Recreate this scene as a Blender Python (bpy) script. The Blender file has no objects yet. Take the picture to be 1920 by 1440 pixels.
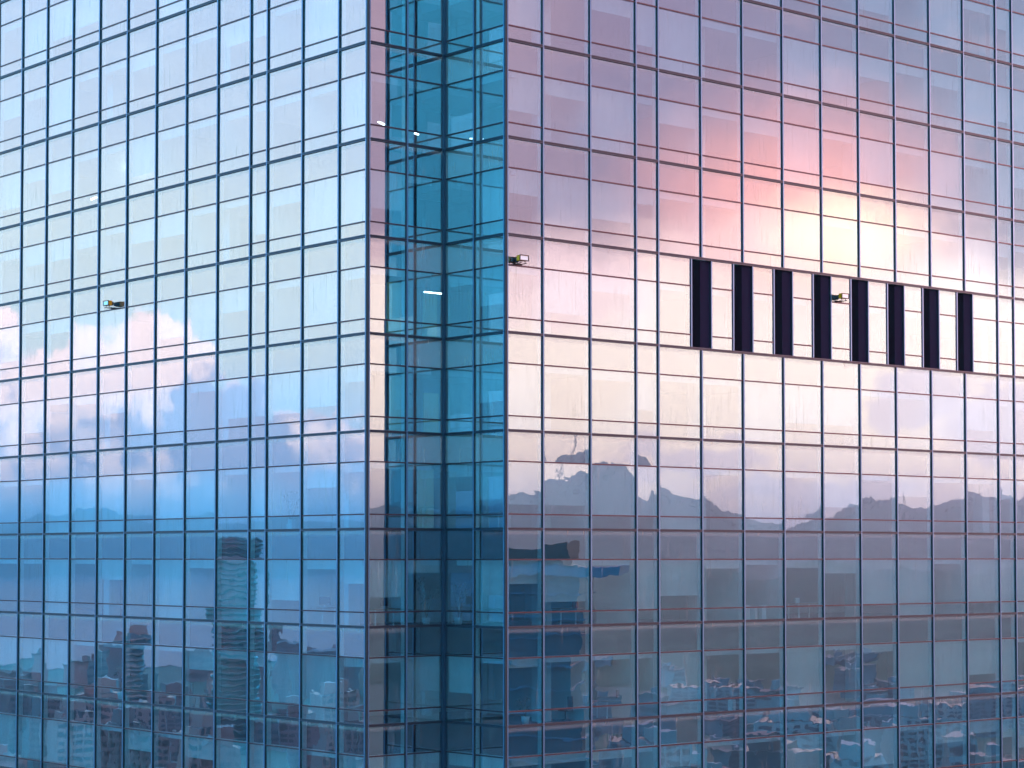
import bpy, bmesh, math, random
from mathutils import Vector, Matrix, noise
random.seed(7)
R = math.radians
scn = bpy.context.scene
COL = scn.collection

# ------------------------------------------------------------------ camera
cam_d = bpy.data.cameras.new("camera")
cam = bpy.data.objects.new("camera", cam_d)
COL.objects.link(cam)
scn.camera = cam
CAM = Vector((-56.319, -70.487, -1.095))
YAW, PIT = R(49.564), R(2.152)
cam.location = CAM
cam.rotation_euler = (R(90) + PIT, 0, YAW - R(90))
cam_d.sensor_width = 36.0
FPX = 4032.9                       # focal length in units of a 1920 wide frame
cam_d.lens = FPX / 1920 * 36
cam_d.shift_x = 0.0
cam_d.shift_y = 170.6 / 1920
cam_d.clip_end = 60000
cam_d.clip_start = 0.5

# ------------------------------------------------------------------ render look
scn.render.engine = "CYCLES"
scn.view_settings.view_transform = "Standard"
scn.view_settings.look = "None"
scn.view_settings.gamma = 1
scn.view_settings.use_curve_mapping = False
scn.view_settings.exposure = 0.85
cy = scn.cycles
cy.max_bounces = 12
cy.diffuse_bounces = 3
cy.glossy_bounces = 6
cy.transmission_bounces = 4
cy.transparent_max_bounces = 24
cy.volume_bounces = 0
cy.caustics_reflective = False
cy.caustics_refractive = False
cy.sample_clamp_indirect = 6

# ------------------------------------------------------------------ node helpers
class N:
    """small wrapper to write node maths as expressions"""
    def __init__(s, nt): s.nt = nt
    def new(s, t, **k):
        n = s.nt.nodes.new(t)
        for a, b in k.items(): setattr(n, a, b)
        return n
    def put(s, sock, v):
        if isinstance(v, (int, float)): sock.default_value = v
        elif isinstance(v, (tuple, list)):
            sock.default_value = tuple(v) + ((1,) if len(v) == 3 and len(sock.default_value) == 4 else ())
        else: s.nt.links.new(v, sock)
    def m(s, op, a, b=None, c=None, clamp=False):
        n = s.new("ShaderNodeMath", operation=op, use_clamp=clamp)
        s.put(n.inputs[0], a)
        if b is not None: s.put(n.inputs[1], b)
        if c is not None: s.put(n.inputs[2], c)
        return n.outputs[0]
    def add(s, a, b): return s.m("ADD", a, b)
    def sub(s, a, b): return s.m("SUBTRACT", a, b)
    def mul(s, a, b): return s.m("MULTIPLY", a, b)
    def step(s, v, a, b, lo=0.0, hi=1.0):
        n = s.new("ShaderNodeMapRange", interpolation_type="SMOOTHSTEP")
        s.put(n.inputs["Value"], v); s.put(n.inputs["From Min"], a); s.put(n.inputs["From Max"], b)
        s.put(n.inputs["To Min"], lo); s.put(n.inputs["To Max"], hi)
        return n.outputs[0]
    def mix(s, f, a, b, mode="MIX"):
        n = s.new("ShaderNodeMix", data_type="RGBA", blend_type=mode)
        s.put(n.inputs[0], f); s.put(n.inputs[6], a); s.put(n.inputs[7], b)
        return n.outputs[2]
    def xyz(s, x, y, z):
        n = s.new("ShaderNodeCombineXYZ")
        s.put(n.inputs[0], x); s.put(n.inputs[1], y); s.put(n.inputs[2], z)
        return n.outputs[0]
    def sep(s, v):
        n = s.new("ShaderNodeSeparateXYZ"); s.put(n.inputs[0], v); return n.outputs
    def noise(s, v, scale, detail=4, rough=0.55, dist=0.0):
        n = s.new("ShaderNodeTexNoise")
        if v is not None: s.put(n.inputs["Vector"], v)
        n.inputs["Scale"].default_value = scale; n.inputs["Detail"].default_value = detail
        n.inputs["Roughness"].default_value = rough; n.inputs["Distortion"].default_value = dist
        return n.outputs[0]
    def ramp(s, f, stops, interp="LINEAR"):
        n = s.new("ShaderNodeValToRGB"); r = n.color_ramp; r.interpolation = interp
        while len(r.elements) > 1: r.elements.remove(r.elements[0])
        for i, (p, c) in enumerate(stops):
            e = r.elements[0] if i == 0 else r.elements.new(p)
            e.position = p
            e.color = (c, c, c, 1) if isinstance(c, (int, float)) else tuple(c) + (1,)
        s.put(n.inputs[0], f); return n.outputs[0]
    def blob(s, x, y, cx, cy_, rx, ry):
        """1 in the middle of an ellipse, falling off to 0 at its edge"""
        a = s.m("DIVIDE", s.sub(x, cx), rx); b = s.m("DIVIDE", s.sub(y, cy_), ry)
        d = s.m("SQRT", s.add(s.mul(a, a), s.mul(b, b)))
        return s.step(d, 1.0, 0.0)

# ------------------------------------------------------------------ sky
W = bpy.data.worlds.new("World"); scn.world = W; W.use_nodes = True
W.node_tree.nodes.clear()
n = N(W.node_tree)
out = n.new("ShaderNodeOutputWorld"); bg = n.new("ShaderNodeBackground")
n.nt.links.new(bg.outputs[0], out.inputs[0])
SUN_AZ, SUN_EL = R(-34.0), R(8.5)          # low evening sun, compass angle from +X
dirv = n.new("ShaderNodeTexCoord").outputs["Generated"]
dx, dy, dz = n.sep(dirv)
DEG = 180 / math.pi
el = n.mul(n.m("ARCSINE", dz), DEG)
az = n.mul(n.m("ARCTAN2", dy, dx), DEG)
nish = n.new("ShaderNodeTexSky", sky_type="NISHITA", sun_disc=False)
nish.sun_elevation = SUN_EL; nish.sun_rotation = math.pi / 2 - SUN_AZ
nish.air_density = 1.2; nish.dust_density = 2.0
nishc = n.mix(1.0, nish.outputs[0], (0.006, 0.010, 0.02), "MULTIPLY")
# cloud warp in degrees
cv = n.xyz(az, el, 0)
w1 = n.sub(n.noise(cv, 0.45, 5, 0.6), 0.5)
w2 = n.sub(n.noise(n.xyz(el, az, 7.3), 0.45, 5, 0.6), 0.5)
fine = n.sub(n.noise(cv, 2.2, 6, 0.65), 0.5)
streaky = n.sub(n.noise(n.xyz(n.mul(az, 0.35), el, 3.1), 1.1, 6, 0.6, 0.6), 0.5)

# --- sunset side (azimuth -50 .. -35)
s = n.add(n.add(az, 49.56), n.mul(w1, 1.6))
e = n.add(el, n.mul(w2, 1.2))
lowc = n.ramp(n.m("DIVIDE", e, 10.0), [
    (0.0, (2.1, 1.15, 0.90)), (0.12, (2.3, 1.3, 0.95)), (0.25, (2.45, 1.45, 1.0)),
    (0.38, (2.45, 1.52, 1.02)), (0.7, (2.3, 1.42, 1.0)), (0.82, (2.1, 1.08, 0.82)), (1.0, (1.8, 0.75, 0.62))], "EASE")
# lilac cloud banks low over the hills
bank = n.blob(s, e, 10.8, 4.1, 2.6, 1.3)
bank2 = n.blob(s, e, 12.8, 3.4, 2.8, 1.6)
bank3 = n.blob(s, e, 4.8, 2.6, 3.4, 0.85)
bank4 = n.blob(s, e, 8.0, 1.6, 4.5, 0.7)
bk = n.m("MAXIMUM", n.m("MAXIMUM", bank, bank2), n.m("MAXIMUM", bank3, bank4))
bkm = n.mul(n.step(n.add(bk, n.mul(streaky, 1.2)), 0.2, 0.55), 0.8)
lowc = n.mix(bkm, lowc, (1.55, 0.95, 0.95))
rosy = n.mul(n.step(n.add(n.blob(s, e, 1.6, 7.2, 4.0, 2.0), n.mul(fine, 0.8)), 0.1, 0.8), 0.6)
lowc = n.mix(rosy, lowc, (2.1, 1.05, 0.92))
# high cloud deck
left_ = n.step(s, 3.5, -2.0)
right_ = n.step(n.add(s, n.mul(n.sub(e, 9.0), 0.9)), 8.0, 16.5)
hi = n.mix(n.step(e, 8.5, 13.0), (1.05, 0.44, 0.50), (0.78, 0.42, 0.56))
hi = n.mix(n.mul(left_, n.step(e, 9.0, 14.0, 0.35, 1.0)), hi, (1.45, 0.80, 0.74))
hi = n.mix(right_, hi, (0.33, 0.28, 0.45))
hi = n.mix(n.mul(n.step(streaky, 0.02, 0.2), 0.30), hi, (1.4, 0.75, 0.72))
hi = n.mix(n.mul(n.step(fine, 0.0, -0.2), 0.22), hi, (0.55, 0.32, 0.46))
cut = n.mul(n.ramp(n.m("DIVIDE", n.add(s, 2.0), 18.0), [
    (0.0, 0.86), (0.11, 0.87), (0.22, 0.91), (0.3, 0.90), (0.38, 0.94), (0.46, 1.0), (0.53, 1.03),
    (0.60, 0.99), (0.68, 0.94), (0.78, 0.87), (0.86, 0.78), (1.0, 0.7)], "EASE"), 10.0)
hi = n.mix(1.0, hi, (0.50, 0.42, 0.46), "MULTIPLY")
hm = n.step(n.add(n.sub(e, cut), n.mul(streaky, 1.9)), -1.9, 0.6)
sunc = n.mix(hm, lowc, hi)
coral = n.blob(s, e, 7.5, 9.5, 5.6, 3.9)
sunc = n.mix(n.mul(coral, 0.92), sunc, (2.15, 0.56, 0.36))
glow = n.blob(s, e, 8.6, 8.5, 3.6, 1.75)
sunc = n.mix(n.mul(n.m("POWER", glow, 1.3), 1.0), sunc, (2.8, 1.75, 0.90))

# --- opposite side (azimuth 117 .. 127): pale blue with rosy cumulus
aw = n.m("ADD", az, n.mul(n.step(az, -90, -91), 360))
s2 = n.sub(aw, 130.44)
e2 = el
blue = n.ramp(n.m("DIVIDE", e2, 15.0), [
    (0.0, (0.22, 0.85, 1.65)), (0.06, (0.55, 0.95, 1.45)), (0.15, (0.95, 1.08, 1.28)), (0.26, (1.2, 1.2, 1.15)),
    (0.36, (1.45, 1.27, 0.99)), (0.55, (1.38, 1.22, 0.94)), (0.8, (1.10, 1.02, 0.97)), (1.0, (0.98, 0.95, 0.98))], "EASE")
blue = n.mix(n.mul(n.step(streaky, -0.05, 0.25), 0.25), blue, (1.5, 1.35, 1.2))
top = n.mul(n.ramp(n.m("DIVIDE", n.add(s2, 16.0), 14.0), [
    (0.0, 0.60), (0.10, 0.60), (0.17, 0.66), (0.22, 0.62), (0.26, 0.56), (0.33, 0.59), (0.40, 0.61), (0.45, 0.66),
    (0.50, 0.665), (0.545, 0.62), (0.58, 0.53), (0.62, 0.49), (0.68, 0.45), (0.73, 0.39), (0.8, 0.40), (0.88, 0.37), (1.0, 0.34)]), 10.0)
vor = n.new("ShaderNodeTexVoronoi", feature="SMOOTH_F1")
n.put(vor.inputs["Vector"], n.xyz(n.add(s2, n.mul(fine, 0.5)), n.add(e2, n.mul(w1, 0.6)), 0.0)); vor.inputs["Scale"].default_value = 1.35
vor.inputs["Smoothness"].default_value = 0.35
puff = n.sub(0.45, vor.outputs["Distance"])
depth = n.add(n.sub(top, e2), n.add(n.mul(puff, 1.0), n.mul(fine, 0.9)))
cm = n.step(depth, -0.02, 0.30)
shade = n.blob(n.add(s2, n.mul(w2, 2.0)), n.add(e2, n.mul(w1, 2.0)), -7.2, 3.4, 2.6, 2.6)
shade = n.m("ADD", shade, n.add(n.mul(puff, -0.9), n.add(n.mul(w1, 1.8), n.mul(fine, 0.8))))
shade = n.add(shade, n.step(depth, 0.6, 3.2, 0.0, 0.45))
shade = n.add(shade, n.step(s2, -11.0, -6.0, -0.25, 0.25))
cl = n.mix(n.step(shade, 0.0, 0.7), (2.6, 1.6, 1.2), (0.98, 0.82, 0.92))
cl = n.mix(n.mul(n.step(depth, 0.5, 0.05), n.step(fine, -0.1, 0.15)), cl, (2.6, 1.5, 1.15))
cl = n.mix(n.step(n.add(e2, n.mul(w2, 1.0)), 2.5, 1.0), cl, (0.82, 1.15, 1.50))
cl = n.mix(n.step(e2, 1.4, 0.2), cl, (0.12, 0.95, 1.85))
cl = n.mix(n.step(n.m("ABSOLUTE", n.add(s2, 9.0)), 6.5, 11.0), cl, (0.40, 0.85, 1.40))
anti = n.mix(cm, blue, cl)
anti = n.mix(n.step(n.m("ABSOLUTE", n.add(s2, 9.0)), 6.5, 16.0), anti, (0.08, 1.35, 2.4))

# --- the rest of the dome
side = n.add(n.mul(dx, math.cos(SUN_AZ - 0.2)), n.mul(dy, math.sin(SUN_AZ - 0.2)))
sm = n.step(side, -0.1, 0.6)
lat = n.mix(sm, anti, sunc)
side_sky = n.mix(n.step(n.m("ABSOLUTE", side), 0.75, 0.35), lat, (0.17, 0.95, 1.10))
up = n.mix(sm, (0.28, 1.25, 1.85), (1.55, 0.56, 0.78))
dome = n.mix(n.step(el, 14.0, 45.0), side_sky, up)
dome = n.mix(n.mul(n.step(w1, -0.05, 0.2), n.step(el, 16.0, 30.0, 0.0, 0.25)), dome, (0.9, 0.8, 0.95))
dome = n.mix(1.0, dome, nishc, "ADD")
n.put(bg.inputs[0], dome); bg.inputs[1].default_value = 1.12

sun_d = bpy.data.lights.new("sun", "SUN"); sun_d.energy = 0.6; sun_d.angle = R(1.0); sun_d.color = (1.0, 0.45, 0.40)
sun = bpy.data.objects.new("sun", sun_d); COL.objects.link(sun)
sv = Vector((math.cos(SUN_EL) * math.cos(SUN_AZ), math.cos(SUN_EL) * math.sin(SUN_AZ), math.sin(SUN_EL)))
sun.rotation_euler = sv.to_track_quat("Z", "Y").to_euler()

# ------------------------------------------------------------------ materials
def mat(name, color=(.5, .5, .5), rough=.6, metal=0.0, spec=0.5):
    m_ = bpy.data.materials.new(name); m_.use_nodes = True
    b = m_.node_tree.nodes["Principled BSDF"]
    b.inputs["Base Color"].default_value = tuple(color) + (1,)
    b.inputs["Roughness"].default_value = rough; b.inputs["Metallic"].default_value = metal
    b.inputs["Specular IOR Level"].default_value = spec
    return m_
def grain(m_, c1, c2, scale=3.0, detail=5, coord="Object", stretch=(1, 1, 1), lo=.35, hi=.65):
    k = N(m_.node_tree); b = m_.node_tree.nodes["Principled BSDF"]
    tc = k.new("ShaderNodeTexCoord").outputs[coord]
    mp = k.new("ShaderNodeMapping"); k.put(mp.inputs[0], tc); mp.inputs["Scale"].default_value = stretch
    f = k.step(k.noise(mp.outputs[0], scale, detail), lo, hi)
    k.put(b.inputs["Base Color"], k.mix(f, c1, c2)); return m_

F0 = 0.40                   # coating reflectance at normal incidence
def glass(name, dusty_top=0.0, wave=0.0010, half=0.6):
    """coated facade glass: part mirror, part clear, with rain streaks and a slightly uneven surface"""
    m_ = bpy.data.materials.new(name); m_.use_nodes = True; nt = m_.node_tree; nt.nodes.clear(); k = N(nt)
    o = k.new("ShaderNodeOutputMaterial")
    tc = k.new("ShaderNodeTexCoord").outputs["Object"]
    rnd = k.new("ShaderNodeObjectInfo").outputs["Random"]
    x, y, z = k.sep(tc)
    off = k.mul(rnd, 37.0)
    along = k.add(x, y)
    pv = k.xyz(along, z, off)
    bmp = k.new("ShaderNodeBump"); bmp.inputs["Strength"].default_value = 1.0
    bmp.inputs["Distance"].default_value = wave
    h = k.add(k.noise(pv, 0.7, 1, .4), k.mul(k.noise(k.xyz(along, k.mul(z, 1.6), k.add(off, 5)), 2.2, 1, .4), 0.10))
    k.put(bmp.inputs["Height"], h)
    lw = k.new("ShaderNodeLayerWeight"); lw.inputs[0].default_value = 0.5
    refl = k.add(F0, k.mul(k.m("POWER", lw.outputs["Facing"], 5.0), 1 - F0))
    g = k.new("ShaderNodeBsdfGlossy"); g.inputs["Color"].default_value = (0.66, 0.82, 1.0, 1); g.inputs["Roughness"].default_value = 0.0
    k.put(g.inputs["Normal"], bmp.outputs[0])
    t = k.new("ShaderNodeBsdfTransparent"); t.inputs[0].default_value = (0.41, 0.64, 0.73, 1)
    mx = k.new("ShaderNodeMixShader"); k.put(mx.inputs[0], refl)
    nt.links.new(t.outputs[0], mx.inputs[1]); nt.links.new(g.outputs[0], mx.inputs[2])
    # rain streaks and dust
    st = k.noise(k.xyz(k.mul(along, 9.0), k.mul(z, 0.55), off), 1.0, 4, .6)
    pat = k.noise(k.xyz(along, k.mul(z, .8), k.add(off, 11)), 0.8, 2)
    sf = k.mul(k.mul(k.step(st, .52, .78), k.step(pat, .42, .62)), 0.22)
    sf = k.add(sf, k.mul(k.noise(pv, 3.0, 3), 0.012))
    if dusty_top > 0:
        fr2 = k.noise(k.xyz(k.mul(along, 7.0), k.mul(z, 1.0), off), 1.0, 4, .7)
        edge = k.sub(k.add(z, k.mul(k.sub(fr2, .5), .22)), half)
        sf = k.add(sf, k.mul(k.step(edge, -0.27, -0.10), dusty_top))
    else:
        edge = k.sub(k.add(z, k.mul(k.sub(st, .5), .2)), half)
        sf = k.add(sf, k.mul(k.step(edge, -0.14, 0.0), 0.05))
    df = k.new("ShaderNodeBsdfDiffuse"); df.inputs[0].default_value = (0.62, 0.55, 0.55, 1)
    mx2 = k.new("ShaderNodeMixShader"); k.put(mx2.inputs[0], sf)
    nt.links.new(mx.outputs[0], mx2.inputs[1]); nt.links.new(df.outputs[0], mx2.inputs[2])
    nt.links.new(mx2.outputs[0], o.inputs[0])
    return m_
G_SPAN = glass("spandrel_glass", 0.22, 0.0020, 0.6)
G_VIS = glass("vision_glass", 0.0, 0.0020, 1.06)
G_LOW = glass("lower_glass", 0.0, 0.0008, 0.28)
CLEAR = bpy.data.materials.new("glass_inner_face"); CLEAR.use_nodes = True
CLEAR.node_tree.nodes.clear()
_o = CLEAR.node_tree.nodes.new("ShaderNodeOutputMaterial"); _t = CLEAR.node_tree.nodes.new("ShaderNodeBsdfTransparent")
CLEAR.node_tree.links.new(_t.outputs[0], _o.inputs[0])

CAP = mat("mullion_cap_metal", (.11, .19, .33), .36, .65)
GASKET = mat("black_gasket", (.012, .014, .022), .55)
RAIL = mat("dark_rail_metal", (.060, .036, .052), .4, .7)
RAIL2 = mat("floor_rail_metal", (.035, .042, .07), .4, .5)
LINING = mat("inner_lining_paint", (.72, .76, .76), .6)
BACKPAN = grain(mat("spandrel_backpan", (.06, .08, .10), .7), (.02, .03, .04), (.035, .05, .065), .6)
CEIL = mat("ceiling_tile", (.78, .80, .80), .8)
CARPET = grain(mat("carpet", (.12, .12, .13), .95), (.09, .09, .10), (.15, .15, .16), 4)
WALL = mat("office_wall_paint", (.42, .46, .46), .8)
PART = mat("partition_paint", (.62, .64, .62), .7)
BLIND = grain(mat("blind_fabric", (.80, .76, .72), .85), (.76, .72, .68), (.86, .80, .75), 1.2, stretch=(1, 1, .1))
BLINDW = mat("warm_light_fabric", (.88, .78, .42), .85)  # warm room light put into the yellow of the screens; the board shares it
PANEL_D = mat("louvre_dark", (.006, .004, .012), .9, 0, .1)
PANEL_L = mat("louvre_flank", (.014, .009, .030), .9, 0, .1)
YEL = mat("yellow_lamp_housing", (1.0, .27, .0), .45)
LENS = mat("lamp_lens", (.85, .86, .88), .25)
BRK = mat("bracket_steel", (.04, .03, .03), .5, .5)
DARKPL = mat("dark_plastic", (.03, .035, .04), .4)
WOOD = grain(mat("desk_wood", (.35, .24, .15), .5), (.28, .18, .11), (.40, .28, .17), 6, stretch=(.2, 3, 1))
WHITEP = mat("white_paint", (.8, .8, .8), .5)
REDP = mat("red_plastic", (.6, .05, .04), .4)
CARD = mat("cardboard", (.42, .30, .18), .8)
LEAF = grain(mat("leaf_green", (.05, .10, .04), .5), (.035, .075, .03), (.07, .13, .05), 8)
def emis(name, c, s_):
    m_ = bpy.data.materials.new(name); m_.use_nodes = True
    b = m_.node_tree.nodes["Principled BSDF"]
    b.inputs["Base Color"].default_value = (.8, .8, .8, 1)
    b.inputs["Emission Color"].default_value = tuple(c) + (1,); b.inputs["Emission Strength"].default_value = s_
    return m_
LAMP = emis("lit_tube", (1.0, .93, .82), 9.0)

# ------------------------------------------------------------------ mesh helpers
def box_bm(bm, x0, x1, y0, y1, z0, z1, mi=0, front=None):
    """front: dict of face key -> material index; keys -x +x -y +y -z +z"""
    if x0 > x1: x0, x1 = x1, x0
    if y0 > y1: y0, y1 = y1, y0
    v = [bm.verts.new(p) for p in ((x0, y0, z0), (x1, y0, z0), (x1, y1, z0), (x0, y1, z0), (x0, y0, z1), (x1, y0, z1), (x1, y1, z1), (x0, y1, z1))]
    for key, idx in (("-z", (3, 2, 1, 0)), ("+z", (4, 5, 6, 7)), ("-y", (0, 1, 5, 4)), ("+x", (1, 2, 6, 5)), ("+y", (2, 3, 7, 6)), ("-x", (3, 0, 4, 7))):
        f = bm.faces.new([v[i] for i in idx]); f.material_index = (front or {}).get(key, mi)
def mesh(bm, name, mats):
    me = bpy.data.meshes.new(name); bm.to_mesh(me); bm.free()
    for m_ in (mats if isinstance(mats, (list, tuple)) else [mats]): me.materials.append(m_)
    return me
def obj(name, me, parent=None, loc=(0, 0, 0), rot=(0, 0, 0)):
    o = bpy.data.objects.new(name, me); COL.objects.link(o)
    o.location = loc; o.rotation_euler = rot
    if parent: o.parent = parent
    return o
def boxes(name, lst, mats, parent=None, loc=(0, 0, 0), rot=(0, 0, 0)):
    bm = bmesh.new()
    for b in lst: box_bm(bm, *b)
    return obj(name, mesh(bm, name, mats), parent, loc, rot)
def cyl_bm(bm, p0, p1, r0, r1=None, seg=10, mi=0):
    r1 = r0 if r1 is None else r1
    p0, p1 = Vector(p0), Vector(p1); q = (p1 - p0).to_track_quat("Z", "Y")
    a = [bm.verts.new(p0 + q @ Vector((r0 * math.cos(t), r0 * math.sin(t), 0))) for t in [2 * math.pi * i / seg for i in range(seg)]]
    b = [bm.verts.new(p1 + q @ Vector((r1 * math.cos(t), r1 * math.sin(t), 0))) for t in [2 * math.pi * i / seg for i in range(seg)]]
    for i in range(seg):
        f = bm.faces.new((a[i], a[(i + 1) % seg], b[(i + 1) % seg], b[i])); f.material_index = mi; f.smooth = True
    for ring in (a[::-1], b):
        f = bm.faces.new(ring); f.material_index = mi
def thing(name, label, cat, loc=(0, 0, 0), rot=(0, 0, 0), group=None):
    o = bpy.data.objects.new(name, None); COL.objects.link(o); o.location = loc; o.rotation_euler = rot
    o["label"] = label; o["category"] = cat
    if group: o["group"] = group
    return o
def tag(o, label, cat, group=None):
    o["label"] = label; o["category"] = cat
    if group: o["group"] = group
    return o
def setting(o, kind="structure"):
    o["kind"] = kind; return o
fwd = Vector((math.cos(PIT) * math.cos(YAW), math.cos(PIT) * math.sin(YAW), math.sin(PIT)))
rgt = Vector((math.sin(YAW), -math.cos(YAW), 0)); upv = rgt.cross(fwd)
def project(p):
    v = Vector(p) - CAM; z = v.dot(fwd)
    return 960 + FPX * v.dot(rgt) / z, 720 + 170.6 - FPX * v.dot(upv) / z

# ------------------------------------------------------------------ the glass tower
H = 4.0                    # storey height
a = b = 4.01               # size of the re-entrant corner
WB = 2.655                 # window bay
OFF = 1.985                # first bay beside a corner
K0, K1 = -3, 9             # storey lines built (line 5 is z = 0)
zf = lambda k: (5 - k) * H
ZT, ZB = zf(K0), zf(K1)
lines_r = [OFF + u * WB for u in (0, 1, 2, 2.5)] + [OFF + (3.5 + i) * WB for i in range(9)] + [OFF + 12 * WB, OFF + 13 * WB, OFF + 14 * WB, OFF + 15 * WB]
lines_l = [OFF + u * WB for u in (0, 1, 2, 2.5)] + [OFF + (3.5 + i) * WB for i in range(10)]
# faces: origin, type ('X' runs +X and looks to -Y, 'Y' runs +Y and looks to -X), lines, start, end
FACES = {
    "right": ((0, -b), "X", lines_r, 0.0), "left": ((-a, 0), "Y", lines_l, 0.0),
    "notchx": ((-a, 0), "X", [2.0, 4.01], 0.0), "notchy": ((0, -b), "Y", [2.0, 4.01], 0.0)}
def ext(face, u0, u1, d0, d1):
    """extent along the facade and outward distance -> x and y extent"""
    (ox, oy), ty = FACES[face][:2]
    if ty == "X": return (ox + u0, ox + u1, oy - d1, oy - d0)
    return (ox - d1, ox - d0, oy + u0, oy + u1)
def pt(face, u, d, z):
    (ox, oy), ty = FACES[face][:2]
    return Vector((ox + u, oy - d, z)) if ty == "X" else Vector((ox - d, oy + u, z))
tower = thing("office_tower", "blue mirrored glass office tower with a stepped-in corner filling the picture", "office building", (0, 0, ZB))
TL = Vector((0, 0, -ZB))      # world to tower-local shift
def tb(name, lst, mats, par=None):
    o = boxes(name, lst, mats, par or tower); o.location = TL; return o

# panes --------------------------------------------------------------
pane_cache = {}
def pane_mesh(ty, kind, w, h):
    key = (ty, kind, round(w, 3), round(h, 3))
    if key not in pane_cache:
        bm = bmesh.new()
        if ty == "X": box_bm(bm, -w / 2, w / 2, -.0, .024, -h / 2, h / 2, 1, {"-y": 0})
        else: box_bm(bm, -.0, .024, -w / 2, w / 2, -h / 2, h / 2, 1, {"-x": 0})
        pane_cache[key] = mesh(bm, kind, [{"spandrel_pane": G_SPAN, "vision_pane": G_VIS, "floor_pane": G_LOW}[kind], CLEAR])
    return pane_cache[key]
ROWS = (("spandrel_pane", 0.0, 1.25), ("vision_pane", 1.25, 3.40), ("floor_pane", 3.40, 4.0))
far = []
cand = []
bays = {}
LOUV = list(range(5, 13))          # mullions of the right face replaced by louvres on the plant floor
for fc, (org, ty, lines, st) in FACES.items():
    us = [0.0] + lines
    for i in range(len(us) - 1):
        for k in range(K0, K1):
            u0, u1 = us[i], us[i + 1]
            if fc == "right" and k == 2:
                if i in LOUV: u0 += WB / 4 
                if i + 1 in LOUV: u1 -= WB / 4
            bays.setdefault(fc, []).append((i, k, u0, u1))
            for kind, t0, t1 in ROWS:
                w = u1 - u0 - .02; h = t1 - t0 - .02
                c = pt(fc, (u0 + u1) / 2, 0, zf(k) - (t0 + t1) / 2)
                px, py = project(c); area = w * h
                vis = -60 < px < 1990 and -60 < py < 1500
                cand.append((vis, kind, ty, w, h, c, fc, i, k))
cnt = {}
rp = random.Random(3)
for vis, kind, ty, w, h, c, fc, i, k in sorted(cand, key=lambda q: not q[0]):
    tilt = rp.gauss(0, .0013), rp.gauss(0, .0015)
    if vis and cnt.get(kind, 0) < 298:
        cnt[kind] = cnt.get(kind, 0) + 1
        o = obj(kind, pane_mesh(ty, kind, w, h), tower, c + TL)
        o.rotation_euler = (tilt[0], 0, tilt[1]) if ty == "X" else (0, tilt[0], tilt[1])
    else: far.append((kind, ty, w, h, c))
for kind in ("spandrel_pane", "vision_pane", "floor_pane"):
    bm = bmesh.new(); any_ = False
    for kd, ty, w, h, c in far:
        if kd != kind: continue
        any_ = True
        if ty == "X": box_bm(bm, c.x - w / 2, c.x + w / 2, c.y, c.y + .024, c.z - h / 2, c.z + h / 2, 1, {"-y": 0})
        else: box_bm(bm, c.x, c.x + .024, c.y - w / 2, c.y + w / 2, c.z - h / 2, c.z + h / 2, 1, {"-x": 0})
    if any_:
        o = obj(kind + "s_beyond", mesh(bm, kind, [{"spandrel_pane": G_SPAN, "vision_pane": G_VIS, "floor_pane": G_LOW}[kind], CLEAR]), tower, TL)
        o["kind"] = "stuff"
    else: bm.free()

# mullions ------------------------------------------------------------
MW, MD = .072, .076
def mullion(fc, u, z0, z1, w=MW, dep=MD):
    ty = FACES[fc][1]; bm = bmesh.new()
    box_bm(bm, *ext(fc, u - w / 2 - .004, u + w / 2 + .004, -.03, dep - .018), z0, z1, 1)
    zs = [z0] + [zf(k) for k in range(K1, K0 - 1, -1) if z0 + .1 < zf(k) < z1 - .1] + [z1]
    for q0, q1 in zip(zs, zs[1:]):           # aluminium caps, one per storey, with an open joint between
        box_bm(bm, *ext(fc, u - w / 2, u + w / 2, dep - .018, dep), q0 + .008, q1 - .008, 0)
    o = obj("mullion", mesh(bm, "mullion", [CAP, GASKET]), tower, TL)
    o2 = tb("mullion_lining", [ext(fc, u - .05, u + .05, -.27, -.031) + (z0, z1)], LINING)
for fc, (org, ty, lines, st) in FACES.items():
    for j, u in enumerate(lines):
        if fc.startswith("notch") and j == 1: continue
        if fc == "right" and j + 1 in LOUV:
            mullion(fc, u, zf(2) + .055, ZT); mullion(fc, u, ZB, zf(3) - .055)
        else: mullion(fc, u, ZB, ZT)
# corner posts
def corner(x, y):
    bm = bmesh.new(); c = .065
    box_bm(bm, x - c, x + c, y - c, y + c, ZB, ZT, 1)
    zs = [zf(k) for k in range(K1, K0 - 1, -1)]
    for q0, q1 in zip(zs, zs[1:]):
        box_bm(bm, x - c - .02, x - c, y + c - .052, y + c + .004, q0 + .008, q1 - .008, 0)
        box_bm(bm, x + c - .05, x + c + .004, y - c - .02, y - c, q0 + .008, q1 - .008, 0)
    obj("corner_post", mesh(bm, "corner_post", [CAP, GASKET]), tower, TL)
corner(0, -b); corner(-a, 0)
tb("inner_corner_post", [(-.11, .03, -.11, .03, ZB, ZT)], mat("navy_post_metal", (.02, .045, .09), .4, .4))
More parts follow.
